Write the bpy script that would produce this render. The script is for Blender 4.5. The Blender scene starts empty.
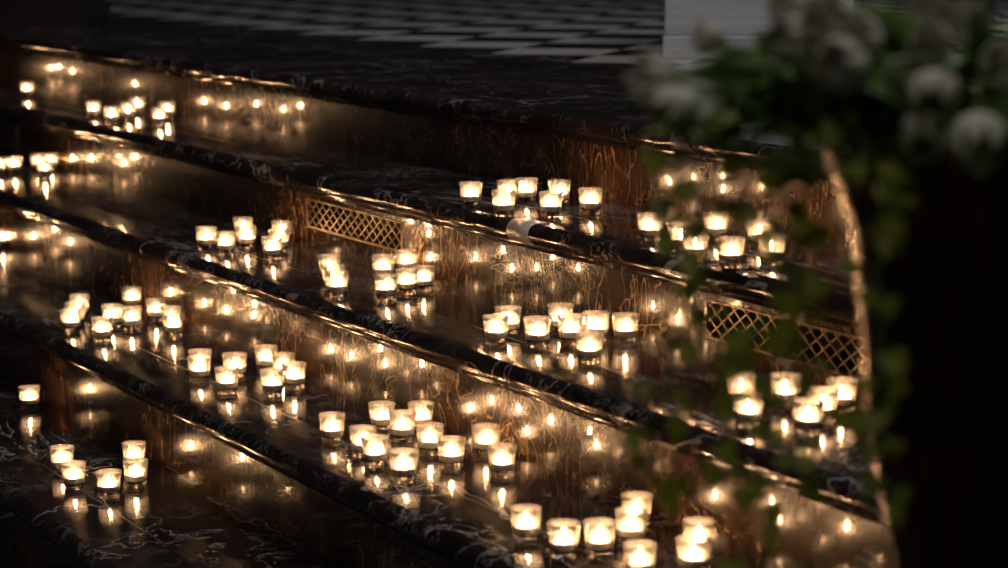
import bpy, bmesh, math, random
from mathutils import Vector, Matrix
random.seed(7)
C = bpy.context.scene.collection
PI = math.pi
# ------------------------------------------------------------------ camera
F = 2250.0
CAMZ = 1.085
TH = math.atan((284 + 77) / F)
cam_d = bpy.data.cameras.new('camera')
cam = bpy.data.objects.new('camera', cam_d)
C.objects.link(cam)
cam.location = (0, 0, CAMZ)
cam.rotation_euler = (PI / 2 - TH, 0, 0)
cam_d.sensor_width = 36
cam_d.lens = F / 1008 * 36
cam_d.clip_end = 200
cam_d.clip_start = 0.05
cam_d.dof.use_dof = True
cam_d.dof.focus_distance = 4.35
cam_d.dof.aperture_fstop = 4.2
bpy.context.scene.camera = cam

def ray(px, py):
    a = (px - 504) / F
    b = -(py - 284) / F
    # camera axes: right X, up, forward
    return Vector((a, math.cos(TH) + b * math.sin(TH), -math.sin(TH) + b * math.cos(TH)))
def on_plane(px, py, z):
    d = ray(px, py)
    t = (z - CAMZ) / d.z
    return Vector((0, 0, CAMZ)) + d * t
def at_depth(px, py, Y):
    d = ray(px, py)
    return Vector((0, 0, CAMZ)) + d * (Y / d.y)

A = math.atan(1291 / (F / math.cos(TH)))
U = Vector((-math.sin(A), math.cos(A), 0))
N = Vector((math.cos(A), math.sin(A), 0))
R_ = 0.17
TZ = {1: 4 * R_, 2: 3 * R_, 3: 2 * R_, 4: R_, 5: 0.0, 6: -R_}
def s_of(m, z): return on_plane(504, -77 + m * 1291, z).dot(N)
SR = {1: s_of(.1978, TZ[2]), 2: s_of(.2895, TZ[3]), 3: s_of(.4085, TZ[4]), 4: s_of(.569, TZ[5])}
dS = (SR[1] - SR[4]) / 3
SR = {k: SR[4] + (4 - k) * dS for k in range(1, 6)}
OVER = 0.044
SN = {k: SR[k] - OVER for k in SR}
ROT = A - PI / 2
print('steps', SR, dS)

# ------------------------------------------------------------------ helpers
def tag(o, label=None, cat=None, group=None, kind=None):
    if label: o['label'] = label
    if cat: o['category'] = cat
    if group: o['group'] = group
    if kind: o['kind'] = kind
    return o
def empty(name, loc=(0, 0, 0), rz=0):
    o = bpy.data.objects.new(name, None); C.objects.link(o)
    o.empty_display_size = .02
    o.location = loc; o.rotation_euler = (0, 0, rz)
    return o
def mesh_obj(name, verts, faces, mats, parent=None, smooth=True, angle=35, fm=None):
    me = bpy.data.meshes.new(name)
    me.from_pydata([tuple(v) for v in verts], [], faces)
    if not isinstance(mats, (list, tuple)): mats = [mats]
    for m in mats: me.materials.append(m)
    if fm:
        for p, i in zip(me.polygons, fm): p.material_index = i
    bm = bmesh.new(); bm.from_mesh(me)
    bmesh.ops.recalc_face_normals(bm, faces=bm.faces)
    bm.to_mesh(me); bm.free()
    if smooth:
        me.shade_smooth()
        me.set_sharp_from_angle(angle=math.radians(angle))
    o = bpy.data.objects.new(name, me); C.objects.link(o)
    if parent: o.parent = parent
    return o
class MB:
    def __init__(s): s.v = []; s.f = []; s.m = []
    def add(s, v, f, mi=0):
        b = len(s.v); s.v += [Vector(x) for x in v]
        for q in f: s.f.append([i + b for i in q]); s.m.append(mi)
    def box(s, x0, x1, y0, y1, z0, z1, mi=0):
        v = [(x, y, z) for x in (x0, x1) for y in (y0, y1) for z in (z0, z1)]
        s.add(v, [(0, 1, 3, 2), (4, 6, 7, 5), (0, 4, 5, 1), (2, 3, 7, 6), (0, 2, 6, 4), (1, 5, 7, 3)], mi)
    def lathe(s, prof, n=24, mi=0, c=(0, 0, 0), mfun=None):
        # prof: list of (r,z); r=0 becomes a pole
        rings = []
        base = len(s.v)
        for r, z in prof:
            if r < 1e-7:
                s.v.append(Vector((c[0], c[1], c[2] + z))); rings.append([len(s.v) - 1])
            else:
                ring = []
                for i in range(n):
                    a = 2 * PI * i / n
                    s.v.append(Vector((c[0] + r * math.cos(a), c[1] + r * math.sin(a), c[2] + z))); ring.append(len(s.v) - 1)
                rings.append(ring)
        for k in range(len(rings) - 1):
            a, b = rings[k], rings[k + 1]
            mm = mfun(prof[k], prof[k + 1]) if mfun else mi
            for i in range(n):
                j = (i + 1) % n
                if len(a) == 1 and len(b) == 1: continue
                if len(a) == 1: s.f.append([a[0], b[i], b[j]])
                elif len(b) == 1: s.f.append([a[i], a[j], b[0]])
                else: s.f.append([a[i], a[j], b[j], b[i]])
                s.m.append(mm)
    def tube(s, pts, rad, n=6, mi=0):
        pts = [Vector(p) for p in pts]
        rings = []
        for i, p in enumerate(pts):
            d = (pts[min(i + 1, len(pts) - 1)] - pts[max(i - 1, 0)]).normalized()
            up = Vector((0, 0, 1)) if abs(d.z) < .9 else Vector((1, 0, 0))
            x = d.cross(up).normalized(); y = d.cross(x)
            r = rad[i] if isinstance(rad, (list, tuple)) else rad
            ring = []
            for k in range(n):
                a = 2 * PI * k / n
                s.v.append(p + x * (r * math.cos(a)) + y * (r * math.sin(a))); ring.append(len(s.v) - 1)
            rings.append(ring)
        for a, b in zip(rings, rings[1:]):
            for k in range(n):
                j = (k + 1) % n
                s.f.append([a[k], a[j], b[j], b[k]]); s.m.append(mi)
        s.f.append(rings[0][::-1]); s.m.append(mi)
        s.f.append(rings[-1]); s.m.append(mi)
    def build(s, name, mats, parent=None, smooth=True, angle=35):
        return mesh_obj(name, s.v, s.f, mats, parent, smooth, angle, s.m)

# ------------------------------------------------------------------ materials
class NT:
    def __init__(s, name):
        s.m = bpy.data.materials.new(name); s.m.use_nodes = True
        s.t = s.m.node_tree; s.t.nodes.clear()
        s.out = s.n('ShaderNodeOutputMaterial')
    def n(s, typ, ins=None, **kw):
        nd = s.t.nodes.new(typ)
        for k, v in kw.items(): setattr(nd, k, v)
        if ins:
            for k, v in ins.items():
                if isinstance(v, bpy.types.NodeSocket): s.t.links.new(v, nd.inputs[k])
                else: nd.inputs[k].default_value = v
        return nd
    def math(s, op, a, b=None, c=None, clamp=False):
        ins = {0: a}
        if b is not None: ins[1] = b
        if c is not None: ins[2] = c
        nd = s.n('ShaderNodeMath', ins, operation=op); nd.use_clamp = clamp
        return nd.outputs[0]
    def vmath(s, op, a, b=None):
        ins = {0: a}
        if b is not None: ins[1] = b
        return s.n('ShaderNodeVectorMath', ins, operation=op).outputs[0]
    def mapr(s, v, a, b, c=0., d=1.):
        nd = s.n('ShaderNodeMapRange', {0: v, 1: a, 2: b, 3: c, 4: d}); nd.clamp = True
        return nd.outputs[0]
    def noise(s, vec, scale, detail=4, rough=.55, dist=0., w=None):
        ins = {'Vector': vec, 'Scale': scale, 'Detail': detail, 'Roughness': rough, 'Distortion': dist}
        nd = s.n('ShaderNodeTexNoise')
        if w is not None: nd.noise_dimensions = '4D'; ins['W'] = w
        for k, v in ins.items():
            if isinstance(v, bpy.types.NodeSocket): s.t.links.new(v, nd.inputs[k])
            else: nd.inputs[k].default_value = v
        return nd.outputs[0]
    def mix(s, f, a, b):
        nd = s.t.nodes.new('ShaderNodeMix'); nd.data_type = 'RGBA'
        for i, v in ((0, f), (6, a), (7, b)):
            if isinstance(v, bpy.types.NodeSocket): s.t.links.new(v, nd.inputs[i])
            else: nd.inputs[i].default_value = v if not isinstance(v, tuple) else (*v, 1)[:4]
        return nd.outputs[2]
    def princ(s, **kw):
        p = s.n('ShaderNodeBsdfPrincipled')
        for k, v in kw.items():
            k = k.replace('_', ' ')
            if isinstance(v, bpy.types.NodeSocket): s.t.links.new(v, p.inputs[k])
            elif isinstance(v, tuple): p.inputs[k].default_value = (*v, 1)[:4]
            else: p.inputs[k].default_value = v
        return p.outputs[0]
    def done(s, sh):
        s.t.links.new(sh, s.out.inputs[0]); return s.m
def simple(name, col, rough=.5, metal=0., **kw):
    t = NT(name); return t.done(t.princ(Base_Color=col, Roughness=rough, Metallic=metal, **kw))

def vein(t, vec, scale, width, w=None, detail=6, dist=.6):
    n = t.noise(vec, scale, detail, .6, dist, w)
    d = t.math('ABSOLUTE', t.math('SUBTRACT', n, .5))
    return t.mapr(d, 0., width, 1., 0.)
def tread_marble(name='black_marble', for_floor=False):
    t = NT(name)
    co = t.n('ShaderNodeTexCoord').outputs['Object']
    rnd = t.n('ShaderNodeObjectInfo').outputs['Random']
    w = t.math('MULTIPLY', rnd, 37.0)
    st = t.vmath('MULTIPLY', co, (.55, 1.5, 1.0))
    v1 = vein(t, st, 1.6, .009, w, 5, 1.2)
    m1 = t.mapr(t.noise(co, 2.2, 2, .5, 0, w), .46, .54)
    v2 = vein(t, co, 9., .018, w, 5, .9)
    m2 = t.mapr(t.noise(co, 5., 3, .5, .3, w), .46, .60)
    v3 = vein(t, co, 30., .03, w, 3, .8)
    m3 = t.mapr(t.noise(co, 3.7, 3, .6, .2, w), .48, .62)
    a = t.math('MULTIPLY', v1, m1)
    b = t.math('MULTIPLY', t.math('MULTIPLY', v2, m2), .75)
    c = t.math('MULTIPLY', t.math('MULTIPLY', v3, m3), .45)
    f = t.math('MAXIMUM', t.math('MAXIMUM', a, b), c)
    base = t.mix(t.mapr(t.noise(co, 4., 3, .5, .4, w), .4, .65), (.007, .005, .005), (.022, .013, .011))
    col = t.mix(f, base, (.27, .25, .24))
    # dirt and wear break the polish a little
    rg = t.mapr(t.noise(co, 14., 4, .6, .3, w), .35, .7, .09, .16)
    bump = t.n('ShaderNodeBump', {'Strength': .012, 'Distance': .002, 'Height': t.noise(co, 20., 2, .5)}).outputs[0]
    return t, co, col, rg, bump
t, co, col, rg, bump = tread_marble()
M_TREAD = t.done(t.princ(Base_Color=col, Roughness=.8, IOR=1.2, Specular_IOR_Level=.0, Normal=bump, Coat_Weight=1.0, Coat_Roughness=rg, Coat_IOR=1.72, Coat_Normal=bump))

t = NT('riser_marble')
co = t.n('ShaderNodeTexCoord').outputs['Object']
rnd = t.n('ShaderNodeObjectInfo').outputs['Random']
w = t.math('MULTIPLY', rnd, 53.0)
st = t.vmath('MULTIPLY', co, (1., 1., .3))
patch = t.mapr(t.noise(t.vmath('MULTIPLY', co, (1., 1., .3)), 2.3, 2, .5, .3, w), .52, .62)
v1 = vein(t, st, 8., .007, w, 2, 2.2)
v2 = vein(t, st, 17., .010, w, 3, 1.6)
v3 = vein(t, co, 5., .006, w, 3, 1.5)
zone = t.mapr(t.noise(co, 3.1, 2, .5, .2, w), .47, .58)
f = t.math('MAXIMUM', t.math('MULTIPLY', t.math('MAXIMUM', v1, t.math('MULTIPLY', v2, .35)), t.math('MAXIMUM', patch, t.math('MULTIPLY', zone, .55))), t.math('MULTIPLY', v3, .3))
base = t.mix(patch, (.026, .015, .009), (.060, .029, .014))
base = t.mix(t.mapr(t.noise(st, 15., 5, .6, .4, w), .50, .75), base, (.10, .052, .028))
col = t.mix(f, base, (.62, .43, .23))
rgh = t.mapr(t.noise(co, 9., 3, .5, 0, w), .3, .7, .03, .07)
bump = t.n('ShaderNodeBump', {'Strength': .010, 'Distance': .002, 'Height': t.noise(co, 12., 2, .5)}).outputs[0]
M_RISER = t.done(t.princ(Base_Color=col, Roughness=.25, IOR=1.5, Specular_IOR_Level=.30, Normal=bump, Coat_Weight=.85, Coat_Roughness=rgh, Coat_IOR=1.6, Coat_Normal=bump))

M_PATCH = simple('white_marble_patch', (.36, .35, .33), .3)
M_BRASS = simple('aged_brass', (.30, .23, .14), .42, 1.0)
M_DARK = simple('vent_darkness', (.006, .005, .005), .8)
M_JOINT = simple('joint_grout', (.004, .003, .003), .6)
M_WAX = NT('white_wax')
M_WAX = M_WAX.done(M_WAX.princ(Base_Color=(.85, .80, .70), Roughness=.45, Subsurface_Weight=.0))
M_FOIL = simple('tealight_foil', (.10, .095, .09), .4, .6)
M_WICK = simple('wick', (.02, .015, .01), .9)
t = NT('candle_flame')
e = t.n('ShaderNodeEmission', {'Color': (1.0, .555, .26, 1), 'Strength': 300.0})
M_FLAME = t.done(e.outputs[0])
# thin slightly cloudy glass of the cup wall
t = NT('cloudy_glass_wall')
tr = t.n('ShaderNodeBsdfTransparent', {'Color': (.97, .96, .94, 1)})
tl = t.n('ShaderNodeBsdfTranslucent', {'Color': (.95, .90, .84, 1)})
df = t.n('ShaderNodeBsdfDiffuse', {'Color': (.9, .86, .8, 1)})
cl = t.n('ShaderNodeMixShader', {0: .45, 1: tl.outputs[0], 2: df.outputs[0]})
gl = t.n('ShaderNodeBsdfGlossy', {'Color': (1, 1, 1, 1), 'Roughness': .04})
m1 = t.n('ShaderNodeMixShader', {0: .22, 1: tr.outputs[0], 2: cl.outputs[0]})
lw = t.n('ShaderNodeFresnel', {'IOR': 1.4})
m2 = t.n('ShaderNodeMixShader', {0: lw.outputs[0], 1: m1.outputs[0], 2: gl.outputs[0]})
M_GWALL = t.done(m2.outputs[0])
t = NT('clear_glass_base')
M_GBASE = t.done(t.princ(Base_Color=(1, .99, .97), Roughness=.03, IOR=1.45, Transmission_Weight=1.0))

# ------------------------------------------------------------------ steps
T0, T1x = -3.2, 15.0       # along U ; local x = -t
X0, X1 = -T1x, -T0
def nose_profile(z):
    pr = []
    c = (.021, z - .021)
    for i in range(11):
        a = PI / 2 + PI * i / 10
        pr.append((c[0] + .021 * math.cos(a), c[1] + .021 * math.sin(a)))
    pr.append((.029, z - .042))
    pr.append((.029, z - .047))
    for i in range(5):
        a = PI + (PI / 2) * i / 4      # small cove
        pr.append((.029 + .011 - .011 * math.cos(a - PI), z - .047 - .011 * math.sin(a - PI)))
    pr.append((OVER, z - .058))
    return pr
def x_of_t(P): return -P.dot(U)
def make_step(k, label, grilles=(), back=None):
    z = TZ[k]
    root = empty('marble_step', N * SN[k] + Vector((0, 0, z - R_)), ROT)
    tag(root, label, 'step', 'polished marble chancel steps', 'structure')
    lz = R_   # local top
    pr = nose_profile(lz)
    bk = back if back else dS + OVER + .02
    prof = [(bk, lz), (.135, lz)] + pr + [(bk, lz - .058)]
    # nosing/tread slab
    n = len(prof)
    nx = 1
    v = []; f = []
    for x in (X0, X1):
        for p in prof: v.append((x, p[0], p[1]))
    for i in range(n):
        j = (i + 1) % n
        f.append((i, j, n + j, n + i))
    f.append(tuple(range(n))); f.append(tuple(range(2 * n - 1, n - 1, -1)))
    mesh_obj('tread', v, f, M_TREAD, root, True, 40)
    # joint groove strip between nosing slab and the inner slab
    j = MB(); j.box(X0, X1, .134, .1362, lz - .002, lz + .0002); j.build('joint', M_JOINT, root, False)
    # riser with openings
    zb, zt = 0.0, lz - .058
    xs = [X0, X1]; holes = []
    for (xa, xb, za, zc) in grilles:
        xs += [xa, xb]; holes.append((xa, xb, za, zc))
    xs = sorted(set(xs))
    zs = sorted(set([zb, zt] + [h[2] for h in holes] + [h[3] for h in holes]))
    r = MB()
    for a, b in zip(xs, xs[1:]):
        for c, d in zip(zs, zs[1:]):
            mx, mz = (a + b) / 2, (c + d) / 2
            if any(h[0] < mx < h[1] and h[2] < mz < h[3] for h in holes): continue
            r.box(a, b, OVER, OVER + .025, c, d)
    ro = r.build('riser', M_RISER, root, False)
    for (xa, xb, za, zc) in holes:
        g = MB(); e_ = .002; y0 = OVER - .003
        g.box(xa - e_, xb + e_, y0, y0 + .008, zc - .001, zc + e_)
        g.box(xa - e_, xb + e_, y0, y0 + .008, za - e_, za + .001)
        g.box(xa - e_, xa + .001, y0, y0 + .008, za, zc)
        g.box(xb - .001, xb + e_, y0, y0 + .008, za, zc)
        fr = g.build('vent_frame', M_BRASS, root, False)
        l = MB(); wth = xb - xa; hh = zc - za
        nn = 13; pitch = wth / nn; rise = hh / 2.5; slope = rise / pitch
        th = .0014
        for sgn in (1, -1):
            k0 = -8
            for q in range(-8, nn + 9):
                # line z = za + sgn*slope*(x - xq)
                xq = xa + q * pitch
                if sgn > 0: p0 = (xq, za); p1 = (xq + hh / slope, zc)
                else: p0 = (xq + hh / slope, za); p1 = (xq, zc)
                # clip to x range
                def clip(p, q_):
                    (ax, az), (bx, bz) = p, q_
                    if ax < xa: 
                        if bx <= xa: return None
                        az += (bz - az) * (xa - ax) / (bx - ax); ax = xa
                    elif ax > xb:
                        if bx >= xb: return None
                        az += (bz - az) * (xb - ax) / (bx - ax); ax = xb
                    return (ax, az)
                c0 = clip(p0, p1)
                if c0 is None: continue
                c1 = clip(p1, p0)
                if c1 is None: continue
                ax, az = c0; bx, bz = c1
                L = math.hypot(bx - ax, bz - az)
                if L < .004: continue
                nx_, nz_ = -(bz - az) / L * th, (bx - ax) / L * th
                ya, yb = y0 + .001 + (0.0012 if sgn > 0 else 0), y0 + .0035 + (0.0012 if sgn > 0 else 0)
                vv = [(ax + nx_, ya, az + nz_), (ax - nx_, ya, az - nz_), (bx - nx_, ya, bz - nz_), (bx + nx_, ya, bz + nz_)]
                vv += [(p[0], yb, p[2]) for p in vv]
                l.add(vv, [(0, 1, 2, 3), (7, 6, 5, 4), (0, 4, 5, 1), (1, 5, 6, 2), (2, 6, 7, 3), (3, 7, 4, 0)])
        l.build('lattice', M_BRASS, fr, False)
        d = MB()
        y1, y2 = OVER + .024, OVER + .10
        v8 = [(x, y, z_) for x in (xa, xb) for y in (y1, y2) for z_ in (za, zc)]
        d.add(v8, [(2, 3, 7, 6), (0, 1, 3, 2), (4, 6, 7, 5), (0, 2, 6, 4), (1, 5, 7, 3)])
        d.build('duct', M_DARK, fr, False)
    return root
def riser_x(px, k):
    # local x on riser k hit by a pixel column (mid riser height)
    lo, hi = None, None
    d = ray(px, 0)
    # intersect ray column plane with riser plane at mid height
    zc = TZ[k] - .10
    # solve iteratively on py
    a, b = -70.0, 700.0
    for _ in range(50):
        m = (a + b) / 2
        P = on_plane(px, m, zc)
        if P.dot(N) > SR[k]: a = m
        else: b = m
    return x_of_t(on_plane(px, (a + b) / 2, zc))
gA = (riser_x(18, 2), riser_x(69, 2)); gB = (riser_x(308, 2), riser_x(402, 2))
c0 = riser_x(708, 2); gC = (c0, c0 + .46)
print('grilles', gA, gB, gC)
GR = [(min(g), max(g), .034, .098) for g in (gA, gB, gC)]
make_step(1, 'top marble step whose nosing edges the chequered landing', back=.95)
make_step(2, 'second marble step from the top, with brass lattice vents in its riser', GR)
make_step(3, 'third marble step from the top, dark riser without vents')
make_step(4, 'fourth marble step from the top, its nosing crossing the lower middle')
make_step(5, 'lowest marble step, dark nosing crossing the bottom left corner')

# pale patch in the nosing of the second step
P0 = on_plane(509, 224, TZ[2]); P1 = on_plane(531, 231, TZ[2])
pt = MB()
def nose_x(px, k):
    a, b = -70.0, 700.0
    for _ in range(50):
        m = (a + b) / 2
        P = on_plane(px, m, TZ[k] - .012)
        if P.dot(N) > SN[k] + .003: a = m
        else: b = m
    return x_of_t(P)
xa, xb = nose_x(508, 2), nose_x(529, 2)
prof = [(.045, R_ + .0006)] + [(.021 + .0217 * math.cos(PI / 2 + PI * i / 12 * .86), R_ - .021 + .0217 * math.sin(PI / 2 + PI * i / 12 * .86)) for i in range(13)]
v = [(xa, p[0], p[1]) for p in prof] + [(xb, p[0], p[1]) for p in prof]
n = len(prof)
pt.add(v, [(i, i + 1, n + i + 1, n + i) for i in range(n - 1)])
step2 = [o for o in bpy.data.objects if o.get('label', '').startswith('second marble')][0]
po = pt.build('marble_patch', M_PATCH, step2); po['label'] = 'pale patch in the dark nosing'
sm = po.modifiers.new('s', 'SOLIDIFY'); sm.thickness = .0012; sm.offset = -1

# lower floor (z of tread 6)
fl = MB(); fl.box(-8, 6, -3, 16, TZ[6] - .05, TZ[6])
tag(fl.build('floor', M_TREAD, None, False), 'dark marble floor at the foot of the steps', None, None, 'structure')

# chequered landing
corner = on_plane(571, 62, TZ[1])
cx, cs = x_of_t(corner), corner.dot(N)
TILE = .345
t, co, colm, rg, bump = tread_marble('chequered_marble')
loc = t.n('ShaderNodeSeparateXYZ', {0: co})
# local frame of landing mesh: origin at tile corner, x = -t, y = s
X = loc.outputs[0]; Y = loc.outputs[1]
k_ = 1 / (math.sqrt(2) * TILE)
p = t.math('FLOOR', t.math('MULTIPLY', t.math('ADD', X, Y), k_))
q = t.math('FLOOR', t.math('MULTIPLY', t.math('SUBTRACT', Y, X), k_))
s_ = t.math('ADD', p, q)
par = t.math('ABSOLUTE', t.math('MODULO', s_, 2.0))
inb = t.math('GREATER_THAN', s_, -.5)
# tile to tile variation
white = t.mix(t.mapr(t.noise(co, 6., 5, .6, .5), .4, .7), (.50, .47, .44), (.36, .34, .32))
black = (.012, .011, .011)
tile = t.mix(par, white, black)
colf = t.mix(inb, colm, tile)
M_CHECK = t.done(t.princ(Base_Color=colf, Roughness=.22, IOR=1.5))
ly = SN[1] + .95
o = mesh_obj('floor', [(-14, ly - cs, 0), (9, ly - cs, 0), (9, 14, 0), (-14, 14, 0), (-14, ly - cs, -.05), (9, ly - cs, -.05), (9, 14, -.05), (-14, 14, -.05)],
             [(0, 1, 2, 3), (7, 6, 5, 4), (0, 4, 5, 1), (1, 5, 6, 2), (2, 6, 7, 3), (3, 7, 4, 0)], M_CHECK, None, False)
o.location = (corner.x, corner.y, TZ[1]); o.rotation_euler = (0, 0, ROT)
tag(o, 'chequered black and white marble landing above the steps', None, None, 'structure')

# far wall
wl = MB(); wl.box(-12, 14, 17, 17.2, -.2, 6)
tag(wl.build('wall_back', simple('dark_plaster', (.03, .028, .026), .8), None, False), None, None, None, 'structure')

# ------------------------------------------------------------------ altar block, stall
t = NT('white_marble')
co = t.n('ShaderNodeTexCoord').outputs['Object']
sep = t.n('ShaderNodeSeparateXYZ', {0: co})
n1 = t.noise(t.vmath('MULTIPLY', co, (.6, .6, 9.)), 5., 4, .6, .6)
M_WHITE = t.done(t.princ(Base_Color=t.mix(t.mapr(n1, .42, .62), (.42, .42, .43), (.33, .33, .34)), Roughness=.35))
bl = on_plane(664, 59, TZ[1])
root = empty('altar_block', (bl.x, bl.y, TZ[1]), -math.radians(6.5))
tag(root, 'pale grey marble altar block standing on the chequered landing behind the flowers', 'altar')
b = MB(); b.box(0, .56, 0, .5, .07, .95)
ob = b.build('body', M_WHITE, root, False); bv = ob.modifiers.new('b', 'BEVEL'); bv.width = .006; bv.segments = 2
b = MB(); b.box(-.004, .564, -.012, .512, 0, .07)
ob = b.build('plinth', M_WHITE, root, False); bv = ob.modifiers.new('b', 'BEVEL'); bv.width = .004; bv.segments = 2
b = MB(); b.box(-.03, .59, -.03, .53, .95, .99)
ob = b.build('altar_top', M_WHITE, root, False); bv = ob.modifiers.new('b', 'BEVEL'); bv.width = .008; bv.segments = 2
# dark stall at far left
sp = on_plane(84, 24, TZ[1])
root = empty('choir_stall', (sp.x, sp.y, TZ[1]), 0)
tag(root, 'almost black wooden stall in the far top left corner', 'stall')
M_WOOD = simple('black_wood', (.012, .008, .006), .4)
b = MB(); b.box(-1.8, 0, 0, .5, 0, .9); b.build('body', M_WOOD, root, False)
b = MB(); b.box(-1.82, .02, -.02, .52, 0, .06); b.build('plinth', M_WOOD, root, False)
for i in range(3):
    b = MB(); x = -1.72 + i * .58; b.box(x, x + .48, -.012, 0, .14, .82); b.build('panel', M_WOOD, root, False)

# ------------------------------------------------------------------ votive candles
HC = .050
def make_votive():
    root = empty('votive_candle')
    g = MB()
    prof = [(0, 0), (.0180, 0), (.0193, .0008), (.0198, .003), (.0208, .0128), (.0215, .022), (.0228, .036), (.0246, .0488),
            (.0248, .0498), (.0243, .0502), (.0237, .0497), (.0218, .036), (.0206, .022), (.0199, .0140), (.0192, .0116), (.0170, .0106), (0, .0102)]
    def mf(a, b):
        if a[1] < .0141 and b[1] < .0141: return 0
        return 1
    g.lathe(prof, 32, 0, mfun=mf)
    g.build('glass_cup', [M_GBASE, M_GWALL], root, True, 50)
    m = MB(); m.lathe([(0, .0119), (.0180, .0119), (.0186, .0126), (.0189, .0229), (.0192, .0234), (.0188, .0234), (.0184, .0216)], 28)
    m.build('foil_cup', M_FOIL, root)
    w = MB(); w.lathe([(.0182, .0212), (.0183, .0220), (.0170, .0214), (.006, .0210), (.0030, .0216), (0, .0218)], 28)
    wo = w.build('wax', M_WAX, root)
    k = MB(); k.tube([(0, 0, .0212), (.0002, 0, .025), (.0008, 0, .0280)], .0006, 5); k.build('wick', M_WICK, wo)
    f = MB(); f.lathe([(0, .0240), (.0014, .0250), (.0026, .0275), (.0030, .0300), (.0026, .0330), (.0016, .0365), (.0007, .0395), (0, .0415)], 8)
    fo = f.build('flame', M_FLAME, root); fo['label'] = 'bright yellow-white flame'
    return root
proto = make_votive()
used = [False]
def copy_tree(o, parent=None):
    c = o.copy(); C.objects.link(c); c.parent = parent
    for ch in o.children: copy_tree(ch, c)
    return c
def votive(loc, label, group):
    if not used[0]: o = proto; used[0] = True
    else: o = copy_tree(proto)
    o.location = loc; o.rotation_euler = (0, 0, random.uniform(0, 2 * PI))
    s = random.uniform(.985, 1.02); o.scale = (s, s, s)
    tag(o, label, 'candle', group)
    return o
cups = []
def cup_at(px, pytop, k):
    # pytop = far edge of the rim in the photo; find loc so rim far edge matches
    z = TZ[k] + HC
    P = on_plane(px, pytop, z)
    d = Vector((P.x, P.y, 0)).normalized() * .0248
    P = P - d
    return Vector((P.x, P.y, TZ[k]))
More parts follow.
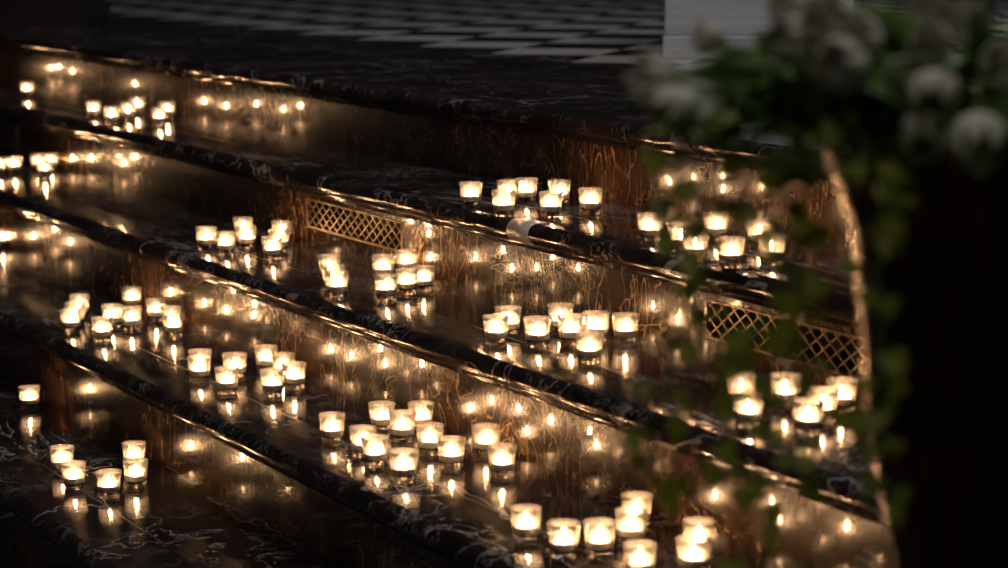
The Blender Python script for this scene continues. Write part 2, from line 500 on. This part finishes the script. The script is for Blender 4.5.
CL = [
 # (tread, cluster phrase, group, [(x, ytop, phrase)])
 (2, 'on the uppermost candlelit step at far left', 'votives on the step below the landing', [
   (26.5, 81.5, 'lone small glass set apart'), ]),
 (2, 'six on the uppermost step, left', 'votives on the step below the landing', [
   (93, 100.5, 'leftmost of the'), (111.5, 106.3, 'second from left, frontmost of the middle of the'), (128, 102.3, 'third from left of the'),
   (137, 97, 'fourth from left, rearmost of the'), (159, 107.5, 'fifth from left, front right of the'), (167, 101.5, 'rightmost of the')]),
 (2, 'seven on the uppermost step, photo centre', 'votives on the step below the landing', [
   (471, 181, 'leftmost, set apart, of the'), (504, 189.5, 'second from left, near nosing, of the'), (508.5, 179.2, 'half hidden third of the'),
   (526.5, 176.8, 'fourth from left, rearmost of the'), (551, 190.5, 'fifth from left, front, of the'), (559.5, 179, 'sixth, behind another, of the'), (590.5, 187.5, 'rightmost, set apart, of the')]),
 (2, 'seven uppermost votives behind the ivy', 'votives on the step below the landing', [
   (650.5, 212.5, 'leftmost and clearest of the'), (681, 221.5, 'second from left of the'), (696, 230, 'third, close to nosing, of the'),
   (716, 211, 'rearmost, brightest of the'), (731, 236, 'front middle of the'), (760, 217.5, 'sixth from left of the'), (772, 233, 'rightmost, nearest nosing, of the')]),
 (3, 'five under the left lattice vent', 'votives on the step below the lattice vents', [
   (-1, 157, 'leftmost, cut off, of the'), (14.5, 156, 'second from left of the'), (38, 154, 'third, behind, of the'),
   (44.5, 160, 'frontmost of the'), (51, 152.3, 'rightmost of the')]),
 (3, 'seven left of the middle lattice vent', 'votives on the step below the lattice vents', [
   (206, 226, 'leftmost of the'), (225.5, 231, 'second from left of the'), (243, 216.5, 'tall rear third of the'), (246, 225, 'fourth from left of the'),
   (272, 235.5, 'frontmost of the right trio of the'), (279, 228, 'middle of the right trio of the'), (281.5, 220, 'rear of the right trio of the')]),
 (3, 'eight beneath the middle lattice vent', 'votives on the step below the lattice vents', [
   (329, 254.3, 'rear of the left trio of the'), (333, 264, 'middle of the left trio of the'), (337, 270.4, 'front of the left trio of the'),
   (383.5, 254.3, 'rear left of the right five of the'), (406.6, 248.4, 'rearmost of the right five of the'), (386, 273.4, 'front left of the right five of the'),
   (407, 267.5, 'centre front of the right five of the'), (423.5, 264.5, 'rightmost of the')]),
 (3, 'eight right of centre, below the pale nosing patch', 'votives on the step below the lattice vents', [
   (508, 305.5, 'second, behind, of the'), (496, 313.5, 'leftmost of the'), (537.5, 316, 'third from left of the'), (560.5, 302.5, 'rearmost of the'),
   (571, 313.5, 'fifth, clustered centre, of the'), (596, 310.5, 'sixth, clustered right, of the'), (589.5, 331, 'frontmost of the'), (625.5, 312.5, 'rightmost, standing alone, of the')]),
 (3, 'six between ivy and vase', 'votives on the step below the lattice vents', [
   (741, 371, 'rear left of the'), (748.5, 390, 'front left, brightest, of the'), (786, 372, 'third from left of the'), (808, 397, 'frontmost of the'),
   (823, 386, 'fifth from left of the'), (842, 376.5, 'rightmost, beside vase, of the')]),
 (4, 'ten left votives on the third candlelit step', 'votives on the third candlelit step', [
   (79.5, 293.5, 'rear of the left trio of the'), (75, 301, 'middle of the left trio of the'), (70.5, 307.5, 'front of the left trio of the'),
   (112, 303.5, 'fourth from left of the'), (102, 316.5, 'frontmost of the'), (132, 286, 'rearmost of the'), (131, 306, 'sixth, below the rearmost, of the'),
   (155.5, 297.5, 'eighth from left of the'), (171, 305, 'rear of the right pair of the'), (173, 312, 'front of the right pair of the')]),
 (4, 'eight lower left-centre votives', 'votives on the third candlelit step', [
   (200, 348, 'rear of the left doubled pair of the'), (199, 354, 'front of the left doubled pair of the'), (234.7, 352, 'third from left of the'), (226.7, 365.5, 'fourth, frontmost left, of the'),
   (266, 344, 'rear left of the right four of the'), (283, 351.5, 'half hidden centre of the right four of the'), (294, 361.5, 'rightmost of the'), (272, 367.8, 'front of the right four of the')]),
 (4, 'large lower-centre cluster of eleven', 'votives on the third candlelit step', [
   (332, 411, 'leftmost, standing apart, of the'), (381.5, 400.3, 'rear left of the'), (421, 400, 'rear right of the'), (402.5, 410, 'central rear of the'),
   (363, 424, 'second from left of the'), (375, 433.5, 'third from left of the'), (403.5, 448, 'frontmost of the'), (430, 422, 'centre right of the'),
   (451.5, 435, 'front right of the'), (486, 423, 'rear of the two at right of the'), (502, 443, 'rightmost of the')]),
 (4, 'eight at the bottom edge', 'votives on the third candlelit step', [
   (526, 503.3, 'leftmost of the'), (564, 518.8, 'second from left of the'), (600, 517.6, 'third from left of the'), (637, 491, 'rearmost of the'),
   (631, 506, 'fourth, just before the rearmost, of the'), (640, 538.5, 'frontmost, cut by the frame, of the'), (699, 516, 'rear of the right pair of the'), (693, 534, 'front of the right pair of the')]),
 (5, 'six on the lowest step', 'votives on the lowest step', [
   (29, 384.5, 'topmost left, standing alone, of the'), (61.7, 444.5, 'second from left of the'), (73.3, 460, 'third from left of the'),
   (108.6, 468, 'frontmost of the'), (133.7, 440, 'rear right of the'), (135.4, 458, 'front right of the')]),
]
for k, ph, grp, lst in CL:
    for (x, y, d) in lst:
        votive(cup_at(x, y, k), 'votive, %s %s' % (d, ph), grp)
# votives just beyond the left edge whose flames show mirrored in the risers
def mirrored(px, py, k):
    z = TZ[k + 1] + .031
    P = on_plane(px, py, z)
    d = P.dot(N) - SR[k]
    P = P - N * (2 * d)
    return Vector((P.x, P.y, TZ[k + 1]))
for k, pts in ((1, [(51, 68), (59, 67), (73, 71)]), (3, [(9, 236), (34, 236), (55, 229), (70, 242)])):
    for (x, y) in pts:
        P = mirrored(x, y, k)
        print('mirror', k, P, (P.dot(N) - SN[k + 1]))
        lab = 'votive beyond the left picture edge, mirrored in the %s riser' % {1: 'topmost', 3: 'third'}[k]
        votive(P, lab, 'votives mirrored in the %s riser' % {1: 'topmost', 3: 'third'}[k])

# ------------------------------------------------------------------ vase
VY = 1.80
M_BRONZE = simple('dark_bronze', (.15, .09, .05), .16, 1.0)
vc = at_depth(970, 300, VY)
vx = vc.x
def z_at(py): return at_depth(970, py, VY).z
prof_px = [(118, 160), (124, 155), (138, 147), (165, 138), (230, 114), (320, 104), (390, 98), (480, 84), (550, 66)]
pxm = F / (VY * math.cos(TH) + .15)
outer = [(r / pxm, z_at(y)) for y, r in prof_px]
outer += [(.040, .35), (.032, .15), (.030, .02), (.034, -.04), (.060, -.09), (.088, -.135), (.092, -.155), (.090, -.17)]
vz = -R_
root = empty('tall_vase', (vx, VY, vz))
tag(root, 'tall dark bronze trumpet vase standing at the right edge, holding the tulips', 'vase')
out = [(r, z - vz) for r, z in outer][::-1]
rim = out[-1]
inner = [(rim[0] - .001, rim[1] + .003), (rim[0] - .005, rim[1] + .002)] + [(r - .005, z) for r, z in out[::-1][1:8]] + [(0, out[::-1][8][1])]
g = MB(); g.lathe([(0, 0)] + out + inner, 56)
g.build('body', M_BRONZE, root, True, 50)
g = MB()
rr = rim[0] + .001; zz = rim[1] + .001
ring = [(rr + .004 * math.cos(2 * PI * i / 10), zz + .004 * math.sin(2 * PI * i / 10)) for i in range(11)]
g.lathe(ring, 56); g.build('rim', M_BRONZE, root)
RIMZ = rim[1] + vz

# ------------------------------------------------------------------ tulips and greenery
t = NT('tulip_petal')
co = t.n('ShaderNodeTexCoord').outputs['Object']
sep = t.n('ShaderNodeSeparateXYZ', {0: co}).outputs[2]
pc = t.mix(t.mapr(sep, -.02, .006), (.42, .48, .25), (.66, .63, .54))
d = t.n('ShaderNodeBsdfDiffuse', {'Color': pc}); l = t.n('ShaderNodeBsdfTranslucent', {'Color': pc})
M_PETAL = t.done(t.n('ShaderNodeMixShader', {0: .35, 1: d.outputs[0], 2: l.outputs[0]}).outputs[0])
def leafmat(name, a, b, tr=.35):
    t = NT(name)
    co = t.n('ShaderNodeTexCoord').outputs['Object']
    c = t.mix(t.mapr(t.noise(co, 22., 3, .5), .35, .65), a, b)
    p_ = t.princ(Base_Color=c, Roughness=.4); l = t.n('ShaderNodeBsdfTranslucent', {'Color': c})
    return t.done(t.n('ShaderNodeMixShader', {0: tr, 1: p_, 2: l.outputs[0]}).outputs[0])
M_LEAF = leafmat('tulip_leaf', (.09, .18, .03), (.18, .28, .06))
M_IVY = leafmat('ivy_leaf', (.34, .42, .04), (.52, .58, .09), .5)
M_STEM = simple('green_stem', (.10, .18, .05), .5)
def petals_mesh(n=6, H=.042, Rr=.0185, openn=.0):
    m = MB()
    for k in range(n):
        a0 = 2 * PI * k / n; lay = (k % 2) * .0012
        nu, nv = 6, 8
        v = []
        for j in range(nv + 1):
            w = j / nv
            z = H * w
            r = (Rr + lay) * (math.sin(min(1, w * 1.15 + .12) * PI * .62) ** .8) * (1 - .35 * max(0, w - .55) / .45) + openn * w * w
            half = .72 * math.sin(PI * (w * .86 + .14) ** .8) ** .6 if w < 1 else .08
            half = max(half, .06)
            for i in range(nu + 1):
                u = (i / nu - .5) * 2
                aa = a0 + u * half
                rr_ = r * (1 - .06 * u * u)
                v.append((rr_ * math.cos(aa), rr_ * math.sin(aa), z - .003 * u * u * w))
        f = [(j * (nu + 1) + i, j * (nu + 1) + i + 1, (j + 1) * (nu + 1) + i + 1, (j + 1) * (nu + 1) + i) for j in range(nv) for i in range(nu)]
        m.add(v, f)
    return m
protoP = None
def blade(m, p0, d, side, L, W, droop):
    """a tulip leaf blade from p0 heading d"""
    d = d.normalized(); p0 = Vector(p0)
    n = 8; v = []
    sd = side.normalized()
    for i in range(n + 1):
        w = i / n
        c = p0 + d * (L * w) + Vector((0, 0, -droop * L * w * w))
        ww = W * math.sin(PI * (w * .93 + .05)) ** .7
        up = sd.cross(d).normalized()
        v += [c - sd * ww + up * ww * .35, c - up * ww * .12, c + sd * ww + up * ww * .35]
    f = []
    for i in range(n):
        a = i * 3; f += [(a, a + 1, a + 4, a + 3), (a + 1, a + 2, a + 5, a + 4)]
    m.add(v, f)
origin = Vector((vx, VY, RIMZ - .06))
blooms = [ # px, py, depth Y, scale, phrase
 (658, 80, 1.76, 1.0, 'white tulip at the far left tip of the bouquet'),
 (676, 108, 1.72, .95, 'white tulip drooping low below the far left bloom'),
 (706, 120, 1.74, 1.05, 'white tulip low left, over the ivy'),
 (727, 128, 1.79, .85, 'small white tulip low left, nearest the hanging ivy'),
 (709, 38, 1.82, .7, 'small peach-tinted tulip in front of the altar block'),
 (791, 42, 1.68, 1.1, 'large white tulip left of the bouquet middle'),
 (793, 6, 1.72, 1.0, 'white tulip cut by the top edge, left of middle'),
 (832, 22, 1.66, 1.1, 'large white tulip at top of the central trio'),
 (860, 40, 1.70, .95, 'white tulip at right of the central trio'),
 (841, 66, 1.62, 1.15, 'large white tulip low in the central trio, facing front'),
 (808, 100, 1.70, .75, 'small pale tulip just above the vase rim, left'),
 (931, 46, 1.64, .85, 'dim white tulip above the vase, right'),
 (928, 10, 1.70, .85, 'dim tulip cut by the top edge, right'),
 (902, 76, 1.66, .75, 'half closed greenish tulip bud above the vase'),
 (934, 94, 1.61, 1.05, 'white tulip hanging over the vase front'),
 (926, 134, 1.62, 1.0, 'dim drooping tulip lowest over the vase middle'),
 (978, 140, 1.60, 1.15, 'drooping bell-shaped white tulip at the lower right'),
 (1004, 68, 1.66, .95, 'white tulip cut by the right edge'),
 (735, 64, 1.78, .7, 'greenish bud at the left of the bouquet'),
 (878, 22, 1.75, .8, 'greenish bud near the top edge, centre'),
 (968, 28, 1.74, .85, 'dim tulip near the top right corner'),
]
bm0 = None
for i, (px, py, Y, sc, lab) in enumerate(blooms):
    c = at_depth(px, py, Y)
    dr = (c - Vector((vx, VY, RIMZ + .02)))
    horiz = Vector((dr.x, dr.y, 0))
    dirv = (dr.normalized() + Vector((0, 0, .25 if py < 90 else -.55)) + Vector((0, -.25, 0))).normalized()
    base = c - dirv * (.021 * sc)
    root = empty('tulip', base)
    tag(root, lab, 'tulip', 'tulips in the tall vase')
    q = dirv.to_track_quat('Z', 'Y')
    hero = petals_mesh(6, .044 * sc, .0185 * sc, random.uniform(-.003, .006))
    rm = q.to_matrix() @ Matrix.Rotation(random.uniform(0, 6), 3, 'Z')
    hero.v = [rm @ x for x in hero.v]
    # shader colour uses local z, so keep bloom frame local
    bo = hero.build('bloom', M_PETAL, root); s = bo.modifiers.new('s', 'SOLIDIFY'); s.thickness = .0007
    st = MB()
    foot = Vector((vx + random.uniform(-.05, .05), VY + random.uniform(-.05, .05), RIMZ - .10)) - base
    mid = Vector((vx, VY, RIMZ + .01)) + Vector((horiz.x, horiz.y, 0)) * .35 + Vector((0, 0, max(0.02, dr.z * .5))) - base
    if horiz.length > .1: mid.z += .02
    endt = -dirv * .05
    p0, p1, p2, p3 = foot, mid, endt, Vector((0, 0, 0)) + dirv * .002
    pts = []
    for j in range(11):
        w = j / 10
        pts.append(p0 * (1 - w) ** 3 + p1 * (3 * w * (1 - w) ** 2) + p2 * (3 * w * w * (1 - w)) + p3 * w ** 3)
    st.tube(pts, .0028, 6); st.build('stem', M_STEM, root)
    lf = MB()
    for _ in range(2):
        j = random.choice((3, 4, 5, 6))
        dd = (pts[j + 1] - pts[j]).normalized() + Vector((random.uniform(-.7, .7), random.uniform(-.7, .7), random.uniform(-.2, .6)))
        side = dd.cross(Vector((random.uniform(-1, 1), random.uniform(-1, 1), .3)))
        lb = MB(); blade(lb, pts[j], dd, side, random.uniform(.08, .13), random.uniform(.010, .016), random.uniform(.1, .5))
        lo = lb.build('leaf', M_LEAF, root); s = lo.modifiers.new('s', 'SOLIDIFY'); s.thickness = .0006
# leafy filler sprigs
for i in range(26):
    a = random.uniform(0, 2 * PI)
    el = random.uniform(.0, 1.1)
    d = Vector((math.cos(a) * math.cos(el), math.sin(a) * math.cos(el) , math.sin(el)))
    if i < 9: # more on the left side of the bouquet
        d = Vector((-1, random.uniform(-.5, .3), random.uniform(.0, .9))).normalized()
    st0 = Vector((vx, VY, RIMZ - .01)) + Vector((d.x, d.y, 0)) * .07
    root = empty('leafy_sprig', st0)
    sprig_pos = 'left, over the ivy' if d.x < -.6 else ('right of the vase' if d.x > .5 else 'among the middle blooms')
    tag(root, 'dark green leafy sprig between the tulips, %s' % sprig_pos, 'foliage', 'leafy sprigs %s' % sprig_pos)
    L = random.uniform(.10, .19)
    pts = [d * (L * j / 6) + Vector((0, 0, -.25 * L * (j / 6) ** 2)) for j in range(7)]
    m = MB(); m.tube([Vector((-d.x * .04, -d.y * .04, -.05))] + pts, .002, 5); m.build('stem', M_STEM, root)
    m = MB()
    for j in range(1, 7):
        for s_2 in (1, -1):
            side = d.cross(Vector((0, 0, 1))).normalized()
            dd = (d * .6 + side * s_2 + Vector((random.uniform(-.3, .3), random.uniform(-.3, .3), random.uniform(-.3, .5)))).normalized()
            blade(m, pts[j], dd, dd.cross(Vector((random.uniform(-.4, .4), random.uniform(-.4, .4), 1))), random.uniform(.045, .075), random.uniform(.009, .014), .2)
    mo = m.build('leaves', M_LEAF, root)
# ivy
IVY = [
 ('leftmost trailing ivy strand, in front of the candlelit steps', 1.74, [(712, 112), (682, 150), (672, 200), (690, 260), (674, 330), (664, 400), (652, 455), (668, 500)], 25),
 ('second trailing ivy strand from the left, over the nosings', 1.78, [(740, 108), (722, 160), (704, 225), (712, 290), (728, 350), (700, 400), (703, 450), (690, 500)], 28),
 ('middle ivy strand crossing the right lattice vent', 1.72, [(775, 115), (768, 180), (780, 240), (772, 300), (742, 360), (735, 430), (745, 500), (735, 590)], 32),
 ('dense ivy strand left of the vase rim', 1.70, [(800, 115), (806, 170), (790, 235), (800, 300), (790, 365), (796, 430), (775, 500), (765, 590)], 44),
 ('ivy strand lying against the dark vase', 1.62, [(862, 130), (884, 190), (872, 250), (880, 320), (872, 395), (876, 420), (884, 450), (870, 520)], 32),
]
def ivy_leaf(m, c, nrm, ax, size):
    ax = (ax - nrm * ax.dot(nrm)).normalized(); sd = nrm.cross(ax)
    shape = [(0, -.02), (.28, -.22), (.52, .02), (.30, .22), (.42, .50), (.16, .50), (0, 1.0), (-.16, .50), (-.42, .50), (-.30, .22), (-.52, .02), (-.28, -.22)]
    v = [c + (ax * .25) * size] + [c + (sd * x + ax * y) * size + nrm * (-.18 * abs(x) * size) for x, y in shape]
    n = len(shape)
    m.add(v, [(0, 1 + i, 1 + (i + 1) % n) for i in range(n)])
for lab, Y, wp, cnt in IVY:
    W = [at_depth(x, y, Y + random.uniform(-.015, .015)) for x, y in wp]
    # join back to the vase rim
    dirr = Vector((W[0].x - vx, W[0].y - VY, 0)).normalized()
    W = [Vector((vx, VY, RIMZ - .01)) + dirr * (rim[0] - .02), Vector((vx, VY, RIMZ + .012)) + dirr * (rim[0])] + W
    root = empty('ivy_vine', W[0])
    tag(root, lab, 'ivy', 'ivy strands trailing from the vase')
    pts = []
    for i in range(len(W) - 1):
        a = W[max(i - 1, 0)]; b = W[i]; c = W[i + 1]; d = W[min(i + 2, len(W) - 1)]
        for j in range(6):
            w = j / 6
            pts.append(.5 * ((2 * b) + (c - a) * w + (2 * a - 5 * b + 4 * c - d) * w * w + (3 * b - a - 3 * c + d) * w ** 3))
    pts.append(W[-1])
    pts = [p_ - W[0] for p_ in pts]
    m = MB(); m.tube(pts, .0013, 5)
    ml = MB()
    for i in range(cnt):
        f_ = (i + random.random()) / cnt
        p_ = pts[min(int(f_ * (len(pts) - 1)), len(pts) - 1)]
        off = Vector((random.uniform(-.022, .022), random.uniform(-.022, .012), random.uniform(-.015, .01)))
        m.tube([p_, p_ + off * .6 + Vector((0, 0, .003)), p_ + off], .0006, 4)
        nrm = Vector((random.uniform(-.6, .6), -1, random.uniform(-.1, .9))).normalized()
        ivy_leaf(ml, p_ + off, nrm, Vector((random.uniform(-.6, .6), random.uniform(-.3, .3), -1)), random.uniform(.013, .025))
    m.build('stem', M_STEM, root)
    lo = ml.build('leaves', M_IVY, root, False); s = lo.modifiers.new('s', 'SOLIDIFY'); s.thickness = .0004

# ------------------------------------------------------------------ light
def area(name, loc, target, size, power, col, sy=None):
    l = bpy.data.lights.new(name, 'AREA'); l.energy = power; l.color = col; l.size = size
    if sy: l.shape = 'RECTANGLE'; l.size_y = sy
    o = bpy.data.objects.new(name, l); C.objects.link(o); o.location = loc
    o.rotation_euler = (Vector(target) - Vector(loc)).to_track_quat('-Z', 'Y').to_euler()
    return o
area('chancel_lamp', (1.0, 3.0, 6.0), (1.0, 7.4, .7), 1.0, 105, (1, .97, .95))
area('cool_window_light', (3.5, 9.5, 5.0), (.5, 4, .3), 1.5, 40, (.70, .82, 1))
area('bouquet_fill_light', (-1.2, -.8, 4.6), (.4, 1.8, .8), .8, 16, (1, .93, .86))  # unseen fill light, added to brighten the tulips and ivy
w = bpy.data.worlds.new('world'); bpy.context.scene.world = w; w.use_nodes = True
w.node_tree.nodes['Background'].inputs[0].default_value = (.5, .42, .46, 1)
w.node_tree.nodes['Background'].inputs[1].default_value = .012
sc = bpy.context.scene
sc.view_settings.view_transform = 'Standard'; sc.view_settings.look = 'None'
sc.view_settings.gamma = 1; sc.view_settings.use_curve_mapping = False
sc.view_settings.exposure = 0.5
try:
    sc.cycles.transparent_max_bounces = 48
    sc.cycles.max_bounces = 14; sc.cycles.glossy_bounces = 8; sc.cycles.transmission_bounces = 12
except Exception as ex: print(ex)

vs=[o for o in bpy.data.objects if o.name.startswith('votive')]
for i,a in enumerate(vs):
    n_=len(a['label'].split())
    if n_>16: print('LONG',n_,a['label'])
    for b_ in vs[i+1:]:
        if (a.location-b_.location).length<.0485: print('CLOSE',round((a.location-b_.location).length,3),a['label'],'|',b_['label'])
